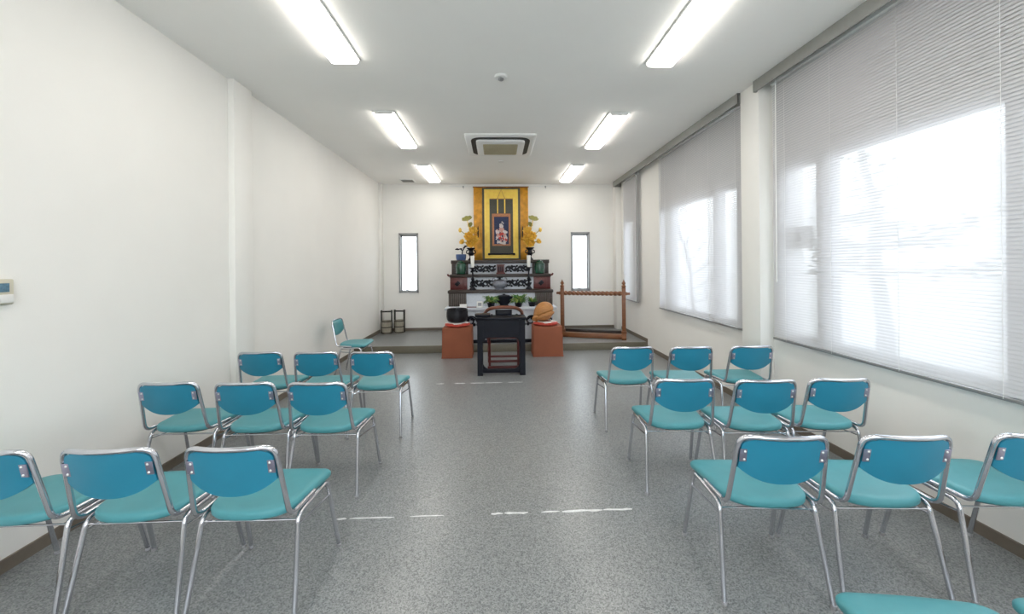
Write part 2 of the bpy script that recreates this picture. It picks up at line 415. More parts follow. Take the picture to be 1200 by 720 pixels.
# ------------------------------------------------------------------ outdoors
struct(MB().bounds(XR + T, 60, -40, 60, -.4, -.3).bounds(-40, XR + T, YB + T, 60, -.4, -.3).bounds(-40, XR + T, -40, YF - T, -.4, -.3).build('ground_outside', M['concrete']), 'pale paved ground outside', 'ground')
def tree(loc, label, leafy, seed):
    rnd = random.Random(seed)
    r = thing('garden_tree', label, 'tree', loc)
    wd, lf = MB(), MB()
    def limb(p, d, L, ra, up, n=6):
        q = Vector(p); pts = [q.copy()]; d = Vector(d).normalized()
        for k in range(n):
            d = (d + Vector((rnd.uniform(-.2, .2), rnd.uniform(-.2, .2), up + rnd.uniform(-.12, .12)))).normalized()
            q = q + d * L / n; pts.append(q.copy())
        wd.tube(pts, lambda t: ra * (1 - .65 * t), 6); return pts
    def clump(c, sp, n):
        for m in range(n):
            lf.ell(Vector(c) + Vector((rnd.gauss(0, sp), rnd.gauss(0, sp), rnd.gauss(0, sp * .6))), (.06, .036, .013), RZ(rnd.uniform(0, 6)) @ RX(rnd.uniform(-.8, .8)), 6, 4)
    if leafy:
        t = limb((0, 0, 0), (0, 0, 1), 3.6, .12, .15, 9)
        for k in range(7, 10): clump(t[k], .16, 26)
        for k in (4, 5, 6): clump(t[k], .14, 24)
        for k in range(11):
            a = rnd.uniform(0, 2 * PI); p = t[rnd.choice((4, 4, 5, 5, 6))]
            bpts = limb(p, (math.cos(a), math.sin(a), .25), rnd.uniform(.7, 1.25), .03, -.02)
            for q in bpts[3:]: clump(q, .10, 11)
    else:
        t = limb((0, 0, 0), (0, 0, 1), 3.4, .055, .1, 9)
        for k in range(2, 10):
            for m in range(3):
                a = rnd.uniform(0, 2 * PI)
                bpts = limb(t[k], (math.cos(a), math.sin(a), .5), rnd.uniform(.5, 1.2), .020, .03)
                for q in bpts[2:5]:
                    a2 = rnd.uniform(0, 2 * PI); limb(q, (math.cos(a2), math.sin(a2), .4), rnd.uniform(.2, .5), .011, .05, 4)
    wd.build('branches', M['bark'], r)
    if leafy: lf.build('leaves', M['treeleaf'], r)
tree((5.4, 5.14, -.3), 'leafy tree outside, seen through the largest blind', True, 5)
tree((4.9, 9.4, -.3), 'bare branched tree outside, seen through the middle blind', False, 11)

# ------------------------------------------------------------------ ceiling fittings
def lamp_proto():
    r = thing('ceiling_light', 'x', 'ceiling light', (0, 0, 0), 0, 'ceiling lights in two rows')
    hb = MB(); hb.box((0, 0, -.008), (.245, 1.25, .016), bev=.003)
    hb.build('housing', M['white_metal'], r)
    e = MB(); sec = [(-.112, 0), (-.112, -.014), (-.104, -.026), (-.085, -.031), (.085, -.031), (.104, -.026), (.112, -.014), (.112, 0)]
    e.loft([[(x, y, z - .016) for x, z in sec] for y in (-.605, .605)]); e.build('diffuser', M['lamp'], r)
    for y in (-.613, .613):
        MB().box((0, y, -.026), (.20, .012, .020), bev=.003).build('end_cap', M['white_metal'], r)
    return r
lamp0 = None
for x, side in ((-1.24, 'blank wall'), (1.40, 'window')):
    for y, lab in ((2.61, 'ceiling light of the {} side row, nearest and cut by the frame'), (4.91, 'ceiling light, middle one of the {} side row'), (7.14, 'ceiling light of the {} side row closest to the altar'),
                   (.32, 'ceiling light of the {} side row over the back chairs'), (-1.3, 'ceiling light of the {} side row near the rear wall')):
        lab = lab.format(side)
        if lamp0 is None:
            lamp0 = lamp_proto(); lamp0.location = (x, y, ZC); lamp0['label'] = lab
        else: dup(lamp0, (x, y, ZC), 0, lab)

ac = thing('air_conditioner', 'white ceiling cassette air conditioner with dark curved outlet slot', 'air conditioner', (.06, 5.47, ZC))
MB().loft([[(x, y, z) for x, y in rrect(s, s, .03)] for s, z in ((.95, 0), (.95, -.02), (.93, -.03))]).build('panel', M['white_metal'], ac)
MB().ring(rrect(.80, .80, .14), rrect(.62, .62, .08), -.036, -.026).build('outlet_slot', M['dark'], ac)
MB().loft([[(x, y, z) for x, y in rrect(s, s, .07)] for s, z in ((.66, -.028), (.66, -.066), (.63, -.072))]).build('center_cover', M['white_metal'], ac)
g = MB(); g.loft([[(x, y, z) for x, y in rrect(.48, .48, .02)] for z in (-.068, -.074)])
for k in range(16): g.box((0, -.225 + k * .03, -.076), (.46, .012, .006))
g.build('intake_grille', M['grille'], ac)
sd = thing('smoke_detector', 'small white smoke detector with dark centre on the ceiling', 'smoke detector', (.05, 3.49, ZC))
MB().lathe([(.058, 0), (.058, -.012), (.05, -.020), (.03, -.022)], n=24).build('base', M['white_metal'], sd)
MB().lathe([(.026, -.020), (.026, -.034), (.016, -.040)], n=20).build('sensor', M['alum'], sd)
cv = thing('ceiling_vent', 'small dark grille set in the ceiling near the altar wall', 'vent', (-1.78, 7.78, ZC))
MB().ring(rrect(.28, .28, .01), rrect(.23, .23, .01), -.012, 0).build('frame', M['white_metal'], cv)
g = MB().bounds(-.115, .115, -.115, .115, -.004, 0)
for k in range(8): g.box((0, -.098 + k * .028, -.007), (.23, .010, .008), RX(.6))
g.build('grille', M['pelmet'], cv)
jp = thing('ceiling_access_plate', 'tiny white round plate on ceiling past the air conditioner', 'cover plate', (.08, 6.35, ZC))
MB().lathe([(.05, 0), (.05, -.006), (.042, -.01)], n=20).build('plate', M['white_metal'], jp)

th = thing('wall_controller', 'white wall controller with dark blue display on the blank wall', 'controller', (XL, 1.955, 1.31))
MB().bounds(0, .022, -.07, .055, 0, .125, bev=.006).build('housing', M['beige'], th)
MB().bounds(.022, .0245, -.06, .034, .062, .105).build('display', M['lcd'], th)
MB().bounds(.021, .027, -.065, .05, .008, .05, bev=.003).build('cover_flap', M['white_metal'], th)

# tape marks
def tape(segs, y, label, seed):
    rnd = random.Random(seed); r = thing('floor_tape', label, 'floor tape', (0, y, 0))
    for x0, x1, w in segs:
        n = max(3, round((x1 - x0) / .03)); L_ = []
        for k in range(n + 1):
            x = x0 + (x1 - x0) * k / n; e = .35 if k in (0, n) else 1
            a, b_ = w / 2 * e * rnd.uniform(.45, 1.05), w / 2 * e * rnd.uniform(.45, 1.05); o = rnd.uniform(-.12, .12) * w
            L_.append([(x, o - a, 0), (x, o + b_, 0), (x, o + b_, .0012), (x, o - a, .0012)])
        MB().loft(L_).build('tape_strip', M['tape'], r)
tape([(-.955, -.90, .022), (-.88, -.62, .013), (-.53, -.33, .010), (-.05, .02, .020), (.03, .17, .024), (.25, .36, .016), (.375, .62, .024), (.625, .80, .022)], 2.29, 'worn white tape line across the aisle between the rear chairs', 3)
tape([(-.78, -.68, .03), (-.55, -.42, .028), (-.35, -.18, .030), (-.165, .05, .028), (.12, .31, .02)], 4.85, 'worn white tape line on the floor in front of the black table', 4)

# ------------------------------------------------------------------ stacking chairs
CS, CB = .46, .752
def lean(z): return -.002 - (z - .43) * .19
def halfw(z): return .192 - (z - .43) * .058
def make_chair():
    r = thing('stacking_chair', 'x', 'chair')
    TR = .0105
    # back loop: from under the seat, up the back, across the top and down again
    P = [(.205, .20, .416), (.199, .005, .424), (halfw(CB) + .004, lean(CB), CB), (-halfw(CB) - .004, lean(CB), CB), (-.199, .005, .424), (-.205, .20, .416)]
    pts = fillet(P, [0, .058, .055, .055, .058, 0], 8)
    ext = []
    for a, b in zip(pts, pts[1:]):
        ext.append(a)
        if abs(a.x - b.x) > .1 and a.z > .7:
            for k in range(1, 10): ext.append(a.lerp(b, k / 10))
    ext.append(pts[-1])
    pts = [Vector((p.x, p.y - (.030 * max(0, 1 - (p.x / .175) ** 2) if p.z > .6 else 0), p.z)) for p in ext]
    MB().tube(pts, TR, 12).build('back_frame', M['chrome'], r)
    # legs, each its own half of the bent side tube
    for s in (-1, 1):
        rear = fillet([(s * .227, -.022, .012), (s * .206, .058, .396), (s * .209, .19, .396)], .045, 7)
        l = MB().tube(rear, TR, 12).build('leg', M['chrome'], r)
        MB().lathe([(.0112, 0), (.012, .003), (.0115, .016)], (s * .227, -.022, 0), 14).build('foot_cap', M['cap'], l)
        front = fillet([(s * .209, .19, .396), (s * .214, .315, .398), (s * .229, .408, .012)], .045, 7)
        l = MB().tube(front, TR, 12).build('leg', M['chrome'], r)
        MB().lathe([(.0112, 0), (.012, .003), (.0115, .016)], (s * .229, .408, 0), 14).build('foot_cap', M['cap'], l)
        MB().tube([(s * .208, .052, .352), (s * .217, .328, .318)], .0045, 8).build('side_stretcher', M['chrome'], r)
    MB().tube([(-.210, .055, .374), (.210, .055, .374)], .0045, 8).build('rear_stretcher', M['chrome'], r)
    MB().tube([(-.221, .322, .366), (.221, .322, .366)], .0045, 8).build('front_stretcher', M['chrome'], r)
    # seat pad: broad front, rounded rear
    out = []
    for k in range(29):
        a = PI * k / 28; cx, sy = math.cos(a), math.sin(a)
        out.append((-.192 * math.copysign(abs(cx) ** .8, cx), .135 - .137 * sy ** .8))
    for k in range(9):
        a = math.radians(90 * k / 8); out.append((.222 - .055 + .055 * math.cos(a), .332 + .045 * math.sin(a)))
    for k in range(1, 12): out.append((.167 - .334 * k / 12, .377 + .006 * math.sin(PI * k / 12)))
    for k in range(9):
        a = math.radians(90 + 90 * k / 8); out.append((-.222 + .055 + .055 * math.cos(a), .332 + .045 * math.sin(a)))
    cy = .21
    def L(sc, z, dz=0): return [(x * sc, cy + (y - cy) * sc, z - dz * max(0, (y - .3) / .08)) for x, y in out]
    st = MB().loft([L(.90, .403), L(.975, .406), L(1.0, .414), L(1.0, .429, .006), L(.978, .439, .010), L(.93, .4435, .010), L(.8, .4445, .004), L(.5, .441), L(.2, .439)])
    st.build('seat', M['seat'], r, angle=60)
    MB().loft([[(x * .84, cy + (y - cy) * .84, z) for x, y in out] for z in (.392, .405)]).build('seat_base', M['lacquer'], r)
    # backrest
    def bp(u, v, off, inset=0.0):
        uu = u * 2 - 1; zt = CB - .010 - inset
        zb = .546 + .062 * abs(uu) ** 2.4 + inset
        z = zb + (zt - zb) * v
        w = halfw(z) - .006 - inset
        R = .042; dz = max(0, z - (zt - R)); w = w - R + math.sqrt(max(0, R * R - dz * dz)) if dz > 0 else w
        x = uu * w
        y = lean(z) - .030 * max(0, 1 - (x / .175) ** 2) + off
        return (x, y, z)
    def shell(o0, o1, name, m, bulge, parent):
        b = MB(); nu, nv = 22, 12
        def edge(u, v): return (1 - abs(2 * u - 1) ** 6) * (1 - abs(2 * v - 1) ** 6)
        F = [[b.bm.verts.new(bp(i / nu, j / nv, o1 + bulge * edge(i / nu, j / nv))) for j in range(nv + 1)] for i in range(nu + 1)]
        B = [[b.bm.verts.new(bp(i / nu, j / nv, o0)) for j in range(nv + 1)] for i in range(nu + 1)]
        for i in range(nu):
            for j in range(nv):
                b.bm.faces.new((F[i][j], F[i + 1][j], F[i + 1][j + 1], F[i][j + 1])); b.bm.faces.new((B[i][j + 1], B[i + 1][j + 1], B[i + 1][j], B[i][j]))
        rim = [(i, 0) for i in range(nu)] + [(nu, j) for j in range(nv)] + [(i, nv) for i in range(nu, 0, -1)] + [(0, j) for j in range(nv, 0, -1)]
        for (a, c), (d, e) in zip(rim, rim[1:] + rim[:1]): b.bm.faces.new((F[a][c], B[a][c], B[d][e], F[d][e]))
        return b.build(name, m, parent, angle=50)
    shell(-.007, .003, 'back_shell', M['shell'], 0, r)
    shell(.0035, .006, 'backrest', M['seat'], .016, r)
    for s in (-1, 1):
        z = .668; x = s * (halfw(z) - .016)
        rot = RX(math.atan(.19))
        y = lean(z) - .030 * (1 - (x / .175) ** 2) - .0095
        p = MB().box((x, y, z), (.030, .004, .058), rot, bev=.0015).build('bracket', M['bracket'], r)
        for dz in (-.018, .018):
            MB().ell((x - s * .004, y - .003 - dz * .19, z + dz), (.005, .003, .005), None, 10, 6).build('screw', M['white_metal'], p)
    return r
ch0 = make_chair()
first = [True]
def chair(x, y, rz, label, group):
    if first[0]:
        first[0] = False; ch0.location = (x, y, 0); ch0.rotation_euler = (0, 0, rz); tag(ch0, label, 'chair', group)
    else: dup(ch0, (x, y, 0), rz, label, group)
D = math.radians
GL, GR = 'teal chairs in the block by the blank wall', 'teal chairs in the block by the windows'
rows_l = {'row nearest the camera': [(-1.090, 1.668, -1, 'beside the aisle'), (-1.584, 1.68, 0, 'middle of three'), (-2.078, 1.685, 0, 'at wall end, cut by frame')],
          'middle row': [(-1.137, 2.52, -2, 'beside the aisle'), (-1.602, 2.552, 0, 'middle of three'), (-2.104, 2.59, 0, 'at wall end')],
          'row closest to the altar': [(-1.072, 3.37, -1, 'beside the aisle'), (-1.552, 3.40, 0, 'middle of three'), (-2.045, 3.44, 0, 'at wall end')]}
for row, L in rows_l.items():
    for x, y, a, w in L: chair(x, y, D(a), 'teal chair, blank wall block, ' + row + ', ' + w, GL)
rows_r = {'last full row': [(1.198, 1.63, -5, 'beside the aisle'), (1.707, 1.602, -4, 'middle of three'), (2.272, 1.582, -4, 'at window end')],
          'middle row': [(1.175, 2.432, -4, 'beside the aisle'), (1.661, 2.378, -4, 'middle of three'), (2.128, 2.372, -4, 'at window end')],
          'row closest to the altar': [(1.176, 3.38, -1, 'beside the aisle'), (1.684, 3.34, -1, 'middle of three'), (2.217, 3.33, -2, 'at window end')],
          'row at the bottom edge': [(1.210, .785, -9, 'only its seat showing'), (1.755, .748, -5, 'only a corner showing')]}
for row, L in rows_r.items():
    for x, y, a, w in L: chair(x, y, D(a), 'teal chair, window block, ' + row + ', ' + w, GR)
chair(-2.15, 5.38, D(-88), 'single teal chair facing sideways against the blank wall', None)

# ------------------------------------------------------------------ altar
AX = .06; AW = .945
altar = thing('tiered_altar', 'dark four-step altar with pale panels and black scroll carvings on the platform', 'altar', (AX, 6.72, ZP))
Z = lambda z: z - ZP
def filigree(w, hgt, seed=0):
    """black pierced scrollwork: a waving stem with spiral curls, lying in x-z"""
    b = MB(); n = max(3, round(w / (hgt * .75))); st = w / n; r = .0145
    pts = [(-w / 2 + w * t / 60, 0, hgt * .16 * math.sin(PI * n * t / 60)) for t in range(61)]
    b.tube(pts, r, 6)
    for k in range(n):
        cx = -w / 2 + (k + .5) * st; sg = 1 if k % 2 == 0 else -1
        sp = []
        for t in range(27):
            a = t / 26 * 2.6 * PI; rad = hgt * (.36 - .27 * t / 26)
            sp.append((cx + math.cos(a) * rad * 1.05, -.004, -sg * hgt * .05 + sg * math.sin(a) * rad))
        b.tube(sp, r * .95, 6)
        for d in (-1, 1):
            b.ell((cx + d * st * .42, 0, -sg * hgt * .30), (st * .20, .010, hgt * .11), RY(d * sg * .6), 8, 6)
    return b
# base step: pale panel, dark plinth, top slab, corner posts
def abox(x0, x1, y0, y1, z0, z1, bev=.004): return MB().bounds(x0, x1, y0, y1, z0, z1, bev=bev)
abox(-AW, AW, .03, 1.22, 0, .055).build('plinth', M['lacquer'], altar)
pb = abox(-AW + .03, AW - .03, .05, 1.20, .05, Z(.70)).build('base_panel', M['panelwhite'], altar)
for cx in (-.66, -.22, .22, .66):
    f = filigree(.40, .26); o = f.build('carving', M['lacquer'], pb); o.location = (cx, .036, .40)
abox(-AW - .035, AW + .035, -.01, 1.22, Z(.70), Z(.742)).build('base_top', M['panelwhite'], altar)
tiers = [(.26, .742, 1.030, .052, 'ribbed'), (.52, 1.030, 1.313, .055, 'drawer'), (.78, 1.313, 1.585, .068, 'plain')]
for i, (yo, z0, z1, th_, kind) in enumerate(tiers):
    z0, z1 = Z(z0), Z(z1); e = .32
    sh = abox(-AW - .012, AW + .012, yo - .018, 1.22, z1 - th_, z1, .006).build('shelf_board', M['blackwood'], altar)
    pn = abox(-AW + e - .01, AW - e + .01, yo + .02, 1.18, z0, z1 - th_, 0).build('step_panel', M['panelwhite'], altar)
    for s in (-1, 1):
        x0, x1 = (s * AW, s * (AW - e)) if s > 0 else (-AW, -AW + e)
        x0, x1 = min(x0, x1), max(x0, x1)
        eb = abox(x0, x1, yo, 1.18, z0, z1 - th_, .003).build('end_cabinet', M['maroon'] if kind == 'drawer' else M['blackwood'], altar)
        if kind == 'ribbed':
            q = MB()
            for k in range(9): q.box((x0 + .02 + k * .035, yo - .012, (z0 + z1 - th_) / 2), (.018, .03, z1 - th_ - z0 - .02), bev=.003)
            q.build('ribs', M['ribwood'], eb)
        elif kind == 'drawer':
            abox(x0 + .03, x1 - .07, yo - .012, yo + .01, z0 + .02, z1 - th_ - .02, .004).build('drawer_front', M['maroon'], eb)
            MB().box(((x0 + x1) / 2 - .02, yo - .02, (z0 + z1 - th_) / 2), (.07, .02, .09), RY(PI / 4), bev=.004).build('drawer_plate', M['lacquer'], eb)
            MB().ell(((x0 + x1) / 2 - .02, yo - .036, (z0 + z1 - th_) / 2), (.016, .016, .016)).build('drawer_knob', M['lacquer'], eb)
        else:
            q = MB()
            for k in range(4): q.box((x0 + .05 + k * .073, yo - .004, (z0 + z1 - th_) / 2), (.05, .012, z1 - th_ - z0 - .03), bev=.003)
            q.build('ribs', M['blackwood'], eb)
        if kind != 'ribbed':
            f = filigree(.47, (z1 - z0) * .62); o = f.build('carving', M['lacquer'], pn); o.location = (s * .335, yo + .008, (z0 + z1 - th_) / 2)
    if kind == 'drawer':
        for s in (-1, 1):
            MB().tube(fillet([(s * AW, yo - .02, z1 - .02), (s * (AW + .03), yo - .02, z1 - .02), (s * (AW + .045), yo - .02, z1 + .012)], .01, 4), .016, 8).build('curled_end', M['maroon'], altar)
# objects on the steps --------------------------------------------------
def candle(x, lab1, lab2):
    y = 7.115; z = 1.030
    c = thing('candlestick', lab1, 'candlestick', (x, y, z), 0, 'black candlesticks on the altar')
    MB().lathe([(.062, 0), (.066, .012), (.05, .03), (.026, .06), (.030, .08), (.018, .10)], n=20).build('base', M['lacquer'], c)
    MB().lathe([(.018, .095), (.014, .16), (.030, .19), (.034, .205), (.016, .23), (.013, .33), (.026, .37), (.020, .385)], n=20).build('stem', M['lacquer'], c)
    MB().lathe([(.018, .38), (.055, .40), (.072, .405), (.074, .412), (.03, .414)], n=22).build('drip_pan', M['lacquer'], c)
    q = thing('white_candle', lab2, 'candle', (x, y, z + .414), 0, 'white candles on the altar')
    MB().lathe([(.028, 0), (.031, .05), (.037, .21), (.036, .218), (.010, .214)], n=20).build('wax', M['candle'], q)
    MB().tube([(0, 0, .21), (.002, 0, .236)], .003, 6).build('wick', M['lacquer'], q)
candle(-.455, 'black candlestick on the bucket side of the altar', 'thick white candle below the golden lotus on the bucket side')
candle(.585, 'black candlestick on the wooden stand side of the altar', 'thick white candle below the golden lotus on the wooden stand side')

bx = thing('incense_burner', 'grey round incense bowl in the middle of the altar step', 'incense burner', (.045, 7.11, 1.030))
MB().lathe([(.07, 0), (.078, .008), (.070, .022), (.105, .045), (.130, .085), (.132, .12), (.112, .15), (.108, .16), (.120, .170), (.116, .176), (.095, .172)], n=32).build('bowl', M['greyclay'], bx)
MB().lathe([(.094, .170), (.06, .186), (.03, .192), (.02, .20), (.028, .212), (.022, .226), (.006, .232)], n=22).build('lid', M['lacquer'], bx)
for s in (-1, 1):
    MB().tube(fillet([(s * .108, 0, .155), (s * .135, 0, .175), (s * .125, 0, .215), (s * .09, 0, .215)], .02, 4), .009, 8).build('handle', M['greyclay'], bx)
    MB().tube(fillet([(s * .01, 0, .215), (s * .04, 0, .235), (s * .05, 0, .215)], .01, 4), .008, 8).build('lid_ear', M['lacquer'], bx)

of = thing('offering_box', 'small maroon box standing between the upper scroll carvings', 'box', (.065, 7.385, 1.313))
MB().bounds(-.085, .085, -.06, .06, 0, .03, bev=.004).build('foot', M['maroon'], of)
MB().bounds(-.068, .068, -.05, .05, .03, .165, bev=.004).build('body', M['maroon'], of)
MB().bounds(-.08, .08, -.06, .06, .165, .185, bev=.005).build('lid', M['maroon'], of)
q = MB()
for x in (-.034, 0, .034): q.bounds(x - .010, x + .010, -.054, -.048, .05, .145, bev=.002)
q.build('carved_panels', M['lacquer'], of)

def jar(x, lab):
    j = thing('green_jar', lab, 'jar', (x, 7.375, 1.313), 0, 'green jars on the altar ends')
    MB().lathe([(.075, 0), (.09, .01), (.098, .06), (.100, .16), (.094, .205), (.070, .222), (.062, .226), (.066, .238), (.05, .236)], n=28).build('body', M['green'], j)
    MB().lathe([(.062, .236), (.05, .25), (.018, .254), (.018, .268), (.008, .272)], n=22).build('lid', M['green'], j)
jar(-.695, 'green glazed jar on the altar below the blue pot')
jar(.815, 'green glazed jar on the altar on the wooden stand side')

bp_ = thing('blue_pot', 'small blue pot with bent black twig at the altar top corner', 'pot', (-.715, 7.64, 1.585))
MB().lathe([(.075, 0), (.088, .006), (.100, .05), (.102, .115), (.094, .12), (.088, .10)], n=26).build('pot', M['blue'], bp_)
tw = MB()
tw.tube(fillet([(.02, 0, .09), (.03, 0, .19), (-.01, 0, .225), (-.06, 0, .215)], .03, 5), lambda t: .013 * (1 - .4 * t), 8)
tw.tube(fillet([(.025, 0, .18), (.06, .01, .235), (.10, .01, .285)], .03, 5), lambda t: .011 * (1 - .4 * t), 8)
for c in ((-.055, 0, .218), (-.085, 0, .225), (.095, .01, .282), (.07, .01, .26), (.0, 0, .228)):
    tw.ell(c, (.034, .020, .014), RY(random.uniform(-.5, .5)), 10, 7)
tw.build('twig', M['lacquer'], bp_)

# golden lotus arrangements
def petal(b, c, out, up, w, l, cup):
    out, up = Vector(out).normalized(), Vector(up).normalized(); sd = out.cross(up).normalized()
    up = sd.cross(out).normalized()
    def fn(u, v):
        wv = w * math.sin(PI * min(1, .12 + v * .88)) ** .7 if v < 1 else 0
        s = (u * 2 - 1)
        return Vector(c) + out * (l * v * (1 - .25 * v)) + up * (cup * v * v * l + abs(s) ** 2 * wv * .35) + sd * s * wv
    b.grid(fn, 4, 5)
def lotus(b, c, axis, R, openness):
    ax = Vector(axis).normalized(); a = ax.orthogonal().normalized(); d = ax.cross(a)
    for ring, (n, op) in enumerate(((8, openness), (7, openness * .6), (5, openness * .28))):
        for k in range(n):
            t = 2 * PI * (k + ring * .5) / n; rad = a * math.cos(t) + d * math.sin(t)
            petal(b, Vector(c) - ax * R * .3 + rad * R * .1, rad * op + ax * (1 - op * .75), ax * op - rad * (1 - op) + ax * .01, R * .30, R * (1.15 - ring * .12), .35)
    b.ell(Vector(c) - ax * R * .15, (R * .22,) * 3, None, 10, 7)
def leafdisc(b, c, axis, R):
    ax = Vector(axis).normalized(); a = ax.orthogonal().normalized(); d = ax.cross(a)
    def fn(u, v):
        t = 2 * PI * u; r = R * v * (1 + .06 * math.cos(7 * t)); return Vector(c) + (a * math.cos(t) + d * math.sin(t)) * r + ax * (R * .22 * v * v + R * .05 * v * math.cos(7 * t))
    b.grid(fn, 28, 4)
def bouquet(x, s, label):
    r = thing('golden_lotus_arrangement', label, 'altar flowers', (x, 7.76, 1.585), 0, 'golden lotus arrangements on the altar')
    MB().lathe([(.062, 0), (.068, .015), (.04, .04), (.028, .075), (.050, .11), (.062, .14), (.040, .175), (.042, .20), (.088, .242), (.090, .25), (.06, .245), (.035, .19)], n=26).build('vase', M['lacquer'], r)
    for q in (-1, 1): MB().tube(fillet([(q * .055, 0, .13), (q * .095, 0, .15), (q * .085, 0, .20), (q * .05, 0, .20)], .02, 4), .010, 8).build('vase_handle', M['lacquer'], r)
    B0 = Vector((0, 0, .24))
    def stem(p):
        p = Vector(p); m = MB(); mid = B0.lerp(p, .5) + Vector((0, 0, .06)); mid.x *= .6
        m.tube(fillet([B0, mid, p], .2, 8), .007, 6); return m
    big = [((s * .045, -.02, .585), (s * .3, -.8, .6), .125, .9), ((-s * .035, -.05, .475), (-s * .2, -1, .35), .125, .95), ((s * .07, -.05, .42), (s * .3, -1, .1), .105, .9), ((s * .0, -.06, .34), (0, -1, .2), .125, .95), ((-s * .165, -.02, .365), (-s * .6, -.7, .5), .09, .75)]
    for p, ax, R, op in big:
        f = MB(); lotus(f, p, ax, R, op); o = f.build('lotus_flower', M['gold'], r, solid=.004)
        stem(p).build('stem', M['goldleaf'], o)
    for p, R in (((-s * .215, 0, .61), .062), ((-s * .09, -.02, .70), .0)):
        if R:
            f = MB(); lotus(f, p, (-s * .25, -.2, 1), R, .35); f.ell(p, (R * .5, R * .5, R * .75), None, 12, 8)
            o = f.build('lotus_bud', M['gold'], r, solid=.004); stem(p).build('stem', M['goldleaf'], o)
    f = MB(); leafdisc(f, (-s * .07, -.02, .825), (-s * .2, -.55, .8), .105); o = f.build('lotus_leaf', M['goldleaf'], r, solid=.004); stem((-s * .07, -.02, .82)).build('stem', M['gold'], o)
    f = MB(); leafdisc(f, (-s * .01, .02, .72), (-s * .4, -.7, .4), .055); o = f.build('lotus_leaf', M['goldleaf'], r, solid=.004); stem((-s * .01, .02, .715)).build('stem', M['gold'], o)
    f = MB(); petal(f, (s * .08, -.03, .42), (s, -.1, -.15), (0, 0, 1), .05, .16, .1); f.build('fallen_petal', M['gold'], r, solid=.004)
    f = MB(); petal(f, (s * .150, .05, .47), (s * .05, 0, 1), (-s, -.3, 0), .040, .30, .05); o = f.build('dark_leaf', M['lacquer'], r, solid=.006); stem((s * .150, .05, .475)).build('stem', M['lacquer'], o)
bouquet(-.525, 1, 'golden lotus arrangement in black vase next to the blue pot')
bouquet(.665, -1, 'golden lotus arrangement in black vase on the wooden stand side')

# low plants, dark pot and cards on the base step
def leafy_plant(loc, label, seed, n, spread, hh):
    rnd = random.Random(seed)
    r = thing('potted_plant', label, 'plant', loc, 0, 'low plants at the foot of the altar')
    MB().lathe([(.045, 0), (.055, .01), (.07, .075), (.074, .08), (.06, .078)], n=20).build('pot', M['lacquer'], r)
    f, f2 = MB(), MB()
    for k in range(n):
        a = rnd.uniform(0, 2 * PI); L_ = rnd.uniform(.6, 1) * spread; m = f if k % 3 else f2
        base = Vector((0, 0, .07)); mid = Vector((math.cos(a) * L_ * .5, math.sin(a) * .35 * L_, hh * rnd.uniform(.6, 1))); e = Vector((math.cos(a) * L_, math.sin(a) * .4 * L_, hh * rnd.uniform(.2, 1.0)))
        pts = [base * (1 - t) ** 2 + mid * 2 * t * (1 - t) + e * t * t for t in [i / 6 for i in range(7)]]
        sd = Vector((-math.sin(a), math.cos(a), .3)).normalized(); w = rnd.uniform(.018, .032)
        def fn(u, v, pts=pts, sd=sd, w=w):
            i = min(5, int(v * 6)); p = pts[i].lerp(pts[i + 1], v * 6 - i); return p + sd * (u * 2 - 1) * w * math.sin(PI * min(1, .1 + .9 * v)) ** .8
        m.grid(fn, 2, 8)
    f.build('leaves', M['leaf'], r, solid=.002); f2.build('pale_leaves', M['leaf2'], r, solid=.002)
leafy_plant((-.115, 6.775, .742), 'low green plant beside the white square clock', 2, 80, .165, .21)
leafy_plant((.37, 6.775, .742), 'low green plant on the wooden stand side of dark vessel', 6, 90, .175, .23)
leafy_plant((.615, 6.84, .742), 'small plant with long dark leaf at the end', 9, 16, .13, .19)
dv = thing('offering_vessel', 'wide black vessel between the plants on the altar base', 'vessel', (.115, 6.895, .742))
MB().lathe([(.08, 0), (.09, .012), (.07, .03), (.10, .06), (.145, .12), (.165, .165), (.167, .18), (.15, .175), (.11, .14)], n=30, sy=.42).build('bowl', M['lacquer'], dv)
MB().lathe([(.13, .165), (.10, .20), (.03, .21), (.02, .225)], n=24, sy=.42).build('lid', M['lacquer'], dv)
ck = thing('square_clock', 'small white square frame with dark face beside the plant', 'frame', (-.315, 6.79, .742))
MB().box((0, 0, .052), (.105, .025, .104), None, bev=.006).build('frame', M['white_metal'], ck)
MB().box((0, -.0135, .054), (.062, .004, .058), None, bev=.002).build('face', M['card'], ck)
MB().box((0, .03, .03), (.04, .05, .06), None, bev=.003).build('stand', M['white_metal'], ck)
cd = thing('white_card', 'blank white card box on the altar base above the black gong', 'box', (-.605, 6.80, .742))
MB().bounds(-.06, .06, -.03, .03, 0, .055, bev=.003).build('box', M['whitecloth'], cd)
MB().bounds(-.061, .061, -.031, .031, .043, .057, bev=.003).build('lid', M['whitecloth'], cd)
st = tag(MB().tube([(-.54, 6.76, .751), (-.37, 6.76, .751)], .008, 8).build('incense_stick_case', M['maroon']), 'thin dark stick lying between the white card box and clock', 'stick')

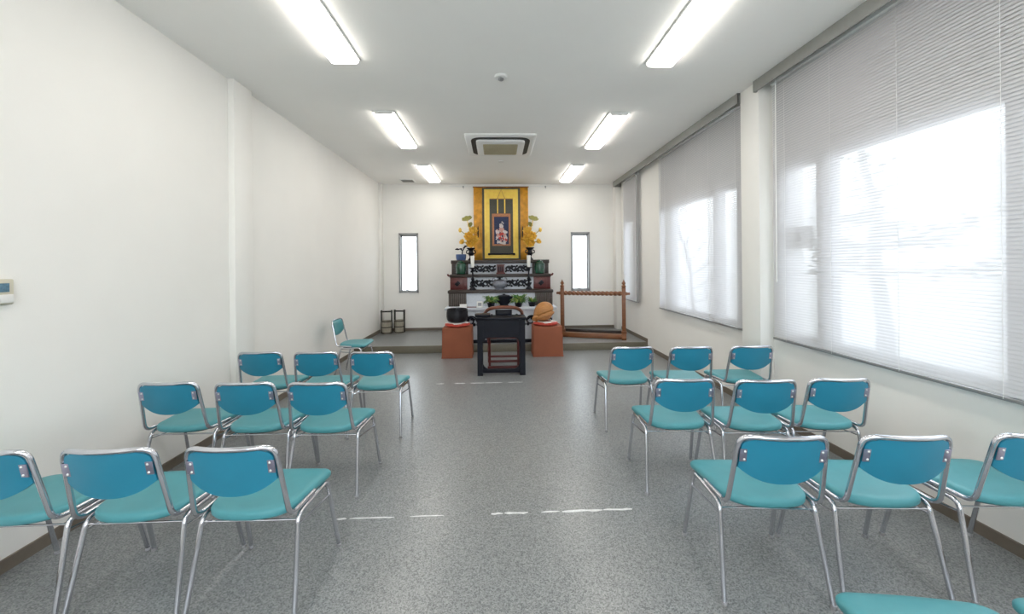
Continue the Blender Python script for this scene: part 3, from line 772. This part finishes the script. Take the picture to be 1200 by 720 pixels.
# hanging cloth and scroll on the altar wall
hc = thing('gold_hanging_cloth', 'wide orange gold brocade cloth hung behind the scroll', 'hanging cloth', (.09, YB, 1.56))
def drape(u, v): return (-.575 + 1.15 * u, -.032 - .008 * math.sin(u * 14) - .006 * math.sin(u * 31 + 1), 1.575 * v)
MB().grid(drape, 60, 6).build('cloth', M['goldcloth'], hc, solid=.004)
MB().tube([(-.59, -.035, 1.575), (.59, -.035, 1.575)], .012, 8).build('top_rod', M['brownwood'], hc)
pr = thing('picture_rail', 'thin white hanging rail above the scroll near the ceiling', 'rail', (.09, YB, 3.155))
MB().box((0, -.012, 0), (2.2, .018, .022), None, bev=.004).build('track', M['white_metal'], pr)
for x in (-.79, .95):
    MB().ell((x, -.03, -.012), (.016, .014, .02)).tube(fillet([(x, -.03, -.02), (x, -.03, -.05), (x + .015, -.03, -.05)], .01, 4), .004, 6).build('hook', M['alum'], pr)
sc = thing('hanging_scroll', 'yellow framed hanging scroll with small navy painting above altar', 'scroll', (.095, YB - .06, 1.60))
SH = 1.51
MB().bounds(-.40, .40, -.012, .0, .0, SH, bev=.002).build('grey_border', M['greybrocade'], sc)
MB().bounds(-.355, .355, -.017, -.010, .025, SH - .03, bev=.002).build('yellow_mount', M['yellow'], sc)
MB().bounds(-.245, .245, -.024, -.016, .11, 1.27, bev=.002).build('grey_brocade', M['greybrocade'], sc)
for x in (-.075, .075): MB().bounds(x - .012, x + .012, -.029, -.023, .97, 1.27).build('hanging_strip', M['yellow'], sc)
pc = MB().bounds(-.192, .192, -.030, -.023, .29, .965, bev=.002).build('painting_border', M['copper'], sc)
MB().bounds(-.152, .152, -.034, -.029, .325, .90).build('painting_ground', M['navy'], pc)
fw, fp, fr_ = MB(), MB(), MB()
rnd = random.Random(21)
def blob(b, x, z, a, c): b.ell((x, -.035, z), (a, .004, c), RY(rnd.uniform(-.35, .35)), 10, 6)
# a small generic group: seated middle figure on a pedestal, companions beside and below
for x, z, a in ((0, .70, .045), (-.07, .58, .036), (.075, .58, .036), (-.09, .47, .03), (.09, .47, .03)): blob(fw, x, z, a, a)
for x, z in ((0, .70), (-.07, .585), (.075, .585), (-.09, .475), (.09, .475)): blob(fp, x, z + .004, .017, .02)
for x, z, a, c in ((0, .62, .05, .06), (-.07, .51, .035, .055), (.07, .50, .035, .055)): blob(fp, x, z, a, c)
for x, z, a, c in ((0, .535, .06, .03), (-.03, .47, .03, .05), (.095, .42, .03, .045), (.045, .43, .03, .05)): blob(fr_, x, z, a, c)
for k in range(26): blob(fw, rnd.uniform(-.115, .115), rnd.uniform(.345, .60), rnd.uniform(.010, .024), rnd.uniform(.012, .03))
for k in range(12): blob(fp, rnd.uniform(-.10, .10), rnd.uniform(.36, .68), rnd.uniform(.010, .02), rnd.uniform(.012, .03))
for k in range(7): blob(fw, rnd.uniform(-.06, .06), rnd.uniform(.70, .79), .012, .018)
blob(fw, 0, .35, .105, .022)
fw.build('pale_figures', M['figwhite'], pc); fp.build('pink_figures', M['figpink'], pc); fr_.build('red_figures', M['figred'], pc)
rl = MB().tube([(-.24, -.035, .115), (.24, -.035, .115)], .016, 12).build('roller', M['lacquer'], sc)
for x in (-.262, .262): MB().lathe([(.020, -.022), (.024, 0), (.020, .022)], (0, 0, 0), 14).build('roller_knob', M['lacquer'], rl)
for k, o in enumerate(list(rl.children)): o.rotation_euler = (0, PI / 2, 0); o.location = ((-.262, .262)[k], -.035, .115)
MB().tube([(-.08, -.026, 1.275), (0, -.03, 1.475), (.08, -.026, 1.275)], .005, 6).build('hanging_cord', M['copper'], sc)
MB().tube([(-.245, -.026, 1.275), (.245, -.026, 1.275)], .008, 8).build('top_rod', M['copper'], sc)

# ------------------------------------------------------------------ in front of the altar
# black incense table
tb = thing('incense_table', 'black lacquered table with arched apron in front of the altar', 'table', (.045, 5.15, 0))
TW = .322; TD = .26
MB().bounds(-TW - .012, TW + .012, -.015, TD + .015, .750, .782, bev=.006).build('table_top', M['lacquer'], tb)
for sx in (-1, 1):
    for y in (.0, TD - .065):
        MB().loft([[(sx * (TW - a), y + b, z) for a, b in ((0, 0), (w_, 0), (w_, .065), (0, .065))] for z, w_ in ((0, .075), (.05, .070), (.40, .070), (.52, .08), (.75, .08))]).build('leg', M['lacquer'], tb)
def apron(y0, y1):
    b = MB(); n = 24; top, bot = .75, .512; w = TW - .075
    A = []
    for k in range(n + 1):
        x = -w + 2 * w * k / n; e = max(0, (abs(x) - (w - .09)) / .09); A.append((x, bot - .085 * (1 - math.sqrt(max(0, 1 - e * e)))))
    for (xa, za), (xb, zb) in zip(A, A[1:]):
        v = [b.bm.verts.new(p) for p in ((xa, y0, za), (xb, y0, zb), (xb, y0, top), (xa, y0, top), (xa, y1, za), (xb, y1, zb), (xb, y1, top), (xa, y1, top))]
        for q in ((0, 1, 2, 3), (7, 6, 5, 4), (0, 4, 5, 1), (3, 2, 6, 7)): b.bm.faces.new([v[i] for i in q])
    bmesh.ops.remove_doubles(b.bm, verts=b.bm.verts[:], dist=1e-5)
    return b
apron(.008, .03).build('apron', M['lacquer'], tb); apron(TD - .03, TD - .008).build('apron', M['lacquer'], tb)
for s in (-1, 1): MB().bounds(s * TW - s * .008, s * TW - s * .03, .06, TD - .06, .50, .75).build('side_panel', M['lacquer'], tb)
MB().bounds(-TW + .06, TW - .06, .012, .05, .034, .086, bev=.004).build('stretcher', M['lacquer'], tb)
for s in (-1, 1): MB().bounds(s * (TW - .012), s * (TW - .055), .06, TD - .06, .034, .086, bev=.004).build('stretcher', M['lacquer'], tb)
# arched fillets inside the front frame corners
for s in (-1, 1):
    b = MB(); xo = s * (TW - .072); R = .10; P = [(xo, .0)]
    loop = [(xo, .083)] + [(xo - s * (R - R * math.sin(PI / 2 * k / 8)), .083 + (R - R * math.cos(PI / 2 * k / 8))) for k in range(8, -1, -1)]
    b.loft([[(x, y, z) for x, z in loop] for y in (.014, .04)]); b.build('corner_brace', M['lacquer'], tb)
ib = thing('incense_tray', 'flat black incense box on the edge of black table', 'box', (-.205, 5.25, .782))
MB().bounds(-.10, .10, -.055, .055, 0, .032, bev=.004).build('tray', M['lacquer'], ib)
MB().bounds(-.104, .104, -.059, .059, .028, .042, bev=.004).build('lid', M['blackwood'], ib)

# priest's chair behind the table
kc = thing('horseshoe_armchair', 'dark red armchair with curved horseshoe rail behind the black table', 'armchair', (.085, 5.43, 0))
def hs(t):      # t 0..1 along the horseshoe, open towards the altar
    a = PI * t; c = math.cos(a); s_ = math.sin(a)
    return (-.275 * math.copysign(abs(c) ** .6, c), .26 - .26 * s_ ** .9, .735 + .150 * s_ ** .9)
arm = [(-.30, .44, .70), (-.29, .36, .71)] + [hs(k / 24) for k in range(25)] + [(.29, .36, .71), (.30, .44, .70)]
MB().tube(arm, .024, 10).build('arm_rail', M['redbrown'], kc)
MB().grid(lambda u, v: (-.115 + .23 * u, .028 - .02 * math.sin(PI * u) + .05 * (1 - v), .45 + .40 * v), 8, 6).build('back_splat', M['lacquer'], kc, solid=.022)
MB().bounds(-.255, .255, .07, .46, .42, .45, bev=.01).build('seat', M['maroon'], kc)
for s in (-1, 1):
    MB().tube(fillet([(s * .205, .08, 0), (s * .205, .08, .46), (s * .235, .12, .755)], .1, 6), .017, 8).build('leg', M['maroon'], kc)
    MB().tube(fillet([(s * .225, .44, 0), (s * .225, .44, .46), (s * .285, .42, .70)], .1, 6), .017, 8).build('leg', M['maroon'], kc)
    MB().tube([(s * .207, .08, .09), (s * .225, .44, .09)], .012, 8).build('stretcher', M['maroon'], kc)
MB().box((0, .08, .105), (.41, .024, .034), None, bev=.004).build('stretcher', M['maroon'], kc)
MB().box((0, .065, .022), (.47, .05, .036), None, bev=.004).build('foot_rail', M['maroon'], kc)
MB().box((0, .44, .09), (.45, .05, .03), None, bev=.004).build('foot_rest', M['maroon'], kc)

# cloth covered stands with gong and wooden drum
def covered_stand(x, label):
    r = thing('covered_stand', label, 'stand', (x, 6.35, 0), 0, 'terracotta cloth stands by the altar')
    L_ = []
    for z, s_, rr in ((0.003, .486, .012), (.08, .482, .014), (.42, .472, .018), (.468, .470, .022), (.482, .462, .025), (.486, .44, .03)):
        L_.append([(px, py * .82, z) for px, py in rrect(s_, s_, rr, 5)])
    MB().loft(L_).build('cloth_cover', M['terracotta'], r)
    b = MB()
    b.ring([(px, py * .82) for px, py in rrect(.494, .494, .014, 5)], [(px, py * .82) for px, py in rrect(.482, .482, .012, 5)], .001, .016); b.build('hem', M['terracotta'], r)
covered_stand(-.655, 'terracotta cloth covered block under the black gong')
covered_stand(.81, 'terracotta cloth covered block under the wooden fish drum')
def cushion(x, label):
    r = thing('round_cushion', label, 'cushion', (x, 6.35, .486), 0, 'red cushions under the instruments')
    MB().lathe([(.13, 0), (.185, .008), (.208, .028), (.200, .052), (.165, .062), (.10, .056)], n=36).build('cushion', M['redcushion'], r)
    def fn(u, v):
        t = 2 * PI * u; rr = (.10 + .085 * v) * (1 + .10 * math.cos(4 * t) * v)
        z = .066 - .030 * max(0, v - .7) * 1.2 - .004 * math.sin(6 * t) * v
        return (rr * math.cos(t), rr * math.sin(t), z)
    MB().grid(fn, 48, 5).build('white_sheet', M['whitecloth'], r, solid=.002)
cushion(-.66, 'red cushion with white paper below the black gong'); cushion(.79, 'red cushion with white paper below the wooden fish drum')
gg = thing('bowl_gong', 'black bronze bowl gong resting on a red cushion', 'gong', (-.665, 6.35, .552))
MB().lathe([(.03, 0), (.115, .004), (.150, .018), (.168, .05), (.175, .10), (.174, .16), (.168, .20), (.172, .212), (.170, .219), (.160, .218), (.158, .19), (.160, .10), (.14, .03), (.02, .016)], n=44).build('bowl', M['gong'], gg, angle=60)
md = thing('wooden_fish_drum', 'round tan carved wooden drum resting on a red cushion', 'wooden drum', (.765, 6.34, .549))
def drum():
    t = bmesh.new(); bmesh.ops.create_uvsphere(t, u_segments=56, v_segments=36, radius=1)
    for v in t.verts:
        x, y, z = v.co
        k = 1.0
        d = z + .22 - .18 * x; fr = max(0, min(1, (.45 - y) / .4))
        k -= .15 * math.exp(-(d / .075) ** 2) * fr                    # the slit across the front
        k += .10 * math.exp(-((d + .22) / .16) ** 2) * fr             # swollen lower lip
        k += .22 * max(0, -x - .1) * math.exp(-((z + .45) / .32) ** 2)  # lip reaching out to one side
        v.co = Vector(((x * .165 + .02 * z) * k, y * .155 * k, z * .158 * k))
    b = MB(); t.transform(Matrix.Rotation(-.14, 4, 'Y')); t.transform(Matrix.Rotation(-.10, 4, 'X')); b._join(t)
    lo = min(v.co.z for v in b.bm.verts)
    for v in b.bm.verts: v.co.z -= lo
    return b
drum().build('body', M['tan'], md, angle=70)
MB().tube(fillet([(-.120, -.09, .085), (-.175, -.10, .080), (-.185, -.08, .040), (-.12, -.06, .022)], .03, 6), .024, 10).build('carved_handle', M['tan'], md)

# wooden frame stand on the platform
sp = thing('wooden_frame_stand', 'brown wooden frame stand with two turned posts and twisted rail', 'stand', (1.79, 7.19, ZP), math.atan2(-.36, 1.08))
PH = .57
for s in (-1, 1):
    x = s * PH
    p = MB().box((x, 0, .48), (.070, .070, .86), None, bev=.008).lathe([(.031, 0), (.04, .01), (.04, .02), (.026, .03)], (x, 0, .895), 20).build('post', M['brownwood'], sp)
    MB().lathe([(.026, 0), (.040, .018), (.042, .03), (.026, .05), (.018, .06), (.034, .078), (.036, .09), (.018, .118), (.008, .142), (.003, .158)], (x, 0, .92), 20).build('finial', M['brownwood'], p)
    MB().loft([[(x + a, y, z) for a, z in ((-.04, 0), (.04, 0), (.04, hh), (-.04, hh))] for y, hh in ((-.26, .035), (-.22, .045), (-.07, .085), (.07, .085), (.22, .045), (.26, .035))]).build('foot', M['brownwood'], sp)
    MB().box((x, 0, .10), (.10, .10, .05), None, bev=.012).build('post_collar', M['brownwood'], sp)
q = MB(); N = 90; sec = []
for i in range(N + 1):
    xx = -PH + .03 + (2 * PH - .06) * i / N; a0 = i / N * 2 * PI * 3.5
    sec.append([(xx, 0.042 * math.cos(a0 + PI / 2 * k + PI / 4), .815 + .042 * math.sin(a0 + PI / 2 * k + PI / 4)) for k in range(4)])
q.loft(sec); q.build('twisted_rail', M['brownwood'], sp, angle=25)
for s in (-1, 1):
    MB().loft([[(s * xx, a, .815 + b) for a, b in ((-h_, -h_), (h_, -h_), (h_, h_), (-h_, h_))] for xx, h_ in ((PH - .035, .03), (PH + .05, .03), (PH + .075, .02), (PH + .10, .024), (PH + .112, .012))]).build('rail_end', M['brownwood'], sp)
MB().bounds(-PH + .03, PH - .03, -.19, -.165, .005, .085, bev=.004).build('front_board', M['brownwood'], sp)
MB().bounds(-PH + .03, PH - .03, -.165, .04, .05, .068, bev=.003).build('base_shelf', M['brownwood'], sp)
MB().bounds(-PH + .03, PH - .03, .16, .19, .03, .10, bev=.004).build('back_board', M['blackwood'], sp)

# wooden buckets in the corner
def bucket(x, y, rz, label):
    r = thing('wooden_bucket', label, 'bucket', (x, y, ZP), rz, 'wooden hand buckets in the corner')
    b = MB(); n = 16
    for k in range(n):
        a0, a1 = 2 * PI * k / n + .012, 2 * PI * (k + 1) / n - .012; am = (a0 + a1) / 2; L_ = []
        for z, R in ((0.004, .092), (.262, .104)):
            L_.append([(rr * math.cos(a), rr * math.sin(a), z) for rr, a in ((R, a0), (R * 1.004, am), (R, a1), (R - .012, a1), (R - .012, a0))])
        b.loft(L_)
    b.lathe([(.02, .012), (.090, .012), (.090, .026), (.02, .026)], n=24)
    b.build('staves', M['oldwood'], r)
    for z, R in ((.022, .0935), (.135, .0985), (.250, .1045)):
        b = MB(); b.ring([(math.cos(2 * PI * k / 32) * (R + .004), math.sin(2 * PI * k / 32) * (R + .004)) for k in range(32)], [(math.cos(2 * PI * k / 32) * (R - .004), math.sin(2 * PI * k / 32) * (R - .004)) for k in range(32)], z - .009, z + .009)
        b.build('hoop', M['hoop'], r)
    for s in (-1, 1):
        MB().box((s * .100, 0, .245), (.026, .042, .46), None, bev=.003).build('handle_upright', M['hoop'], r)
    MB().tube([(-.118, 0, .445), (.118, 0, .445)], .015, 10).build('handle_bar', M['hoop'], r)
bucket(-2.245, 7.86, .1, 'old wooden bucket with tall handle against the blank wall corner')
bucket(-2.005, 7.93, -.15, 'old wooden bucket with tall handle, nearer the narrow window')

# ------------------------------------------------------------------ light, camera, colour
w = bpy.data.worlds.new('overcast_sky'); scn.world = w; w.use_nodes = True
nt = w.node_tree; bg = nt.nodes['Background']
bg.inputs['Color'].default_value = (.90, .95, 1.0, 1); bg.inputs['Strength'].default_value = 4.8

cam = bpy.data.cameras.new('camera'); co = bpy.data.objects.new('camera', cam); C.objects.link(co)
cam.sensor_width = 36; cam.lens = 13.5; cam.shift_y = -49 / 1200; cam.clip_start = .05; cam.clip_end = 200
yaw, roll = .0385, .0095
f = Vector((math.sin(yaw), math.cos(yaw), 0)); rt = Vector((math.cos(yaw), -math.sin(yaw), 0)); up = Vector((0, 0, 1))
r2 = rt * math.cos(roll) - up * math.sin(roll); u2 = rt * math.sin(roll) + up * math.cos(roll)
mw = Matrix((r2, u2, -f)).transposed().to_4x4(); mw.translation = (0, 0, 1.48)
co.matrix_world = mw
scn.camera = co
vs = scn.view_settings
vs.view_transform = 'Standard'; vs.look = 'None'; vs.gamma = 1; vs.use_curve_mapping = False; vs.exposure = 0.37
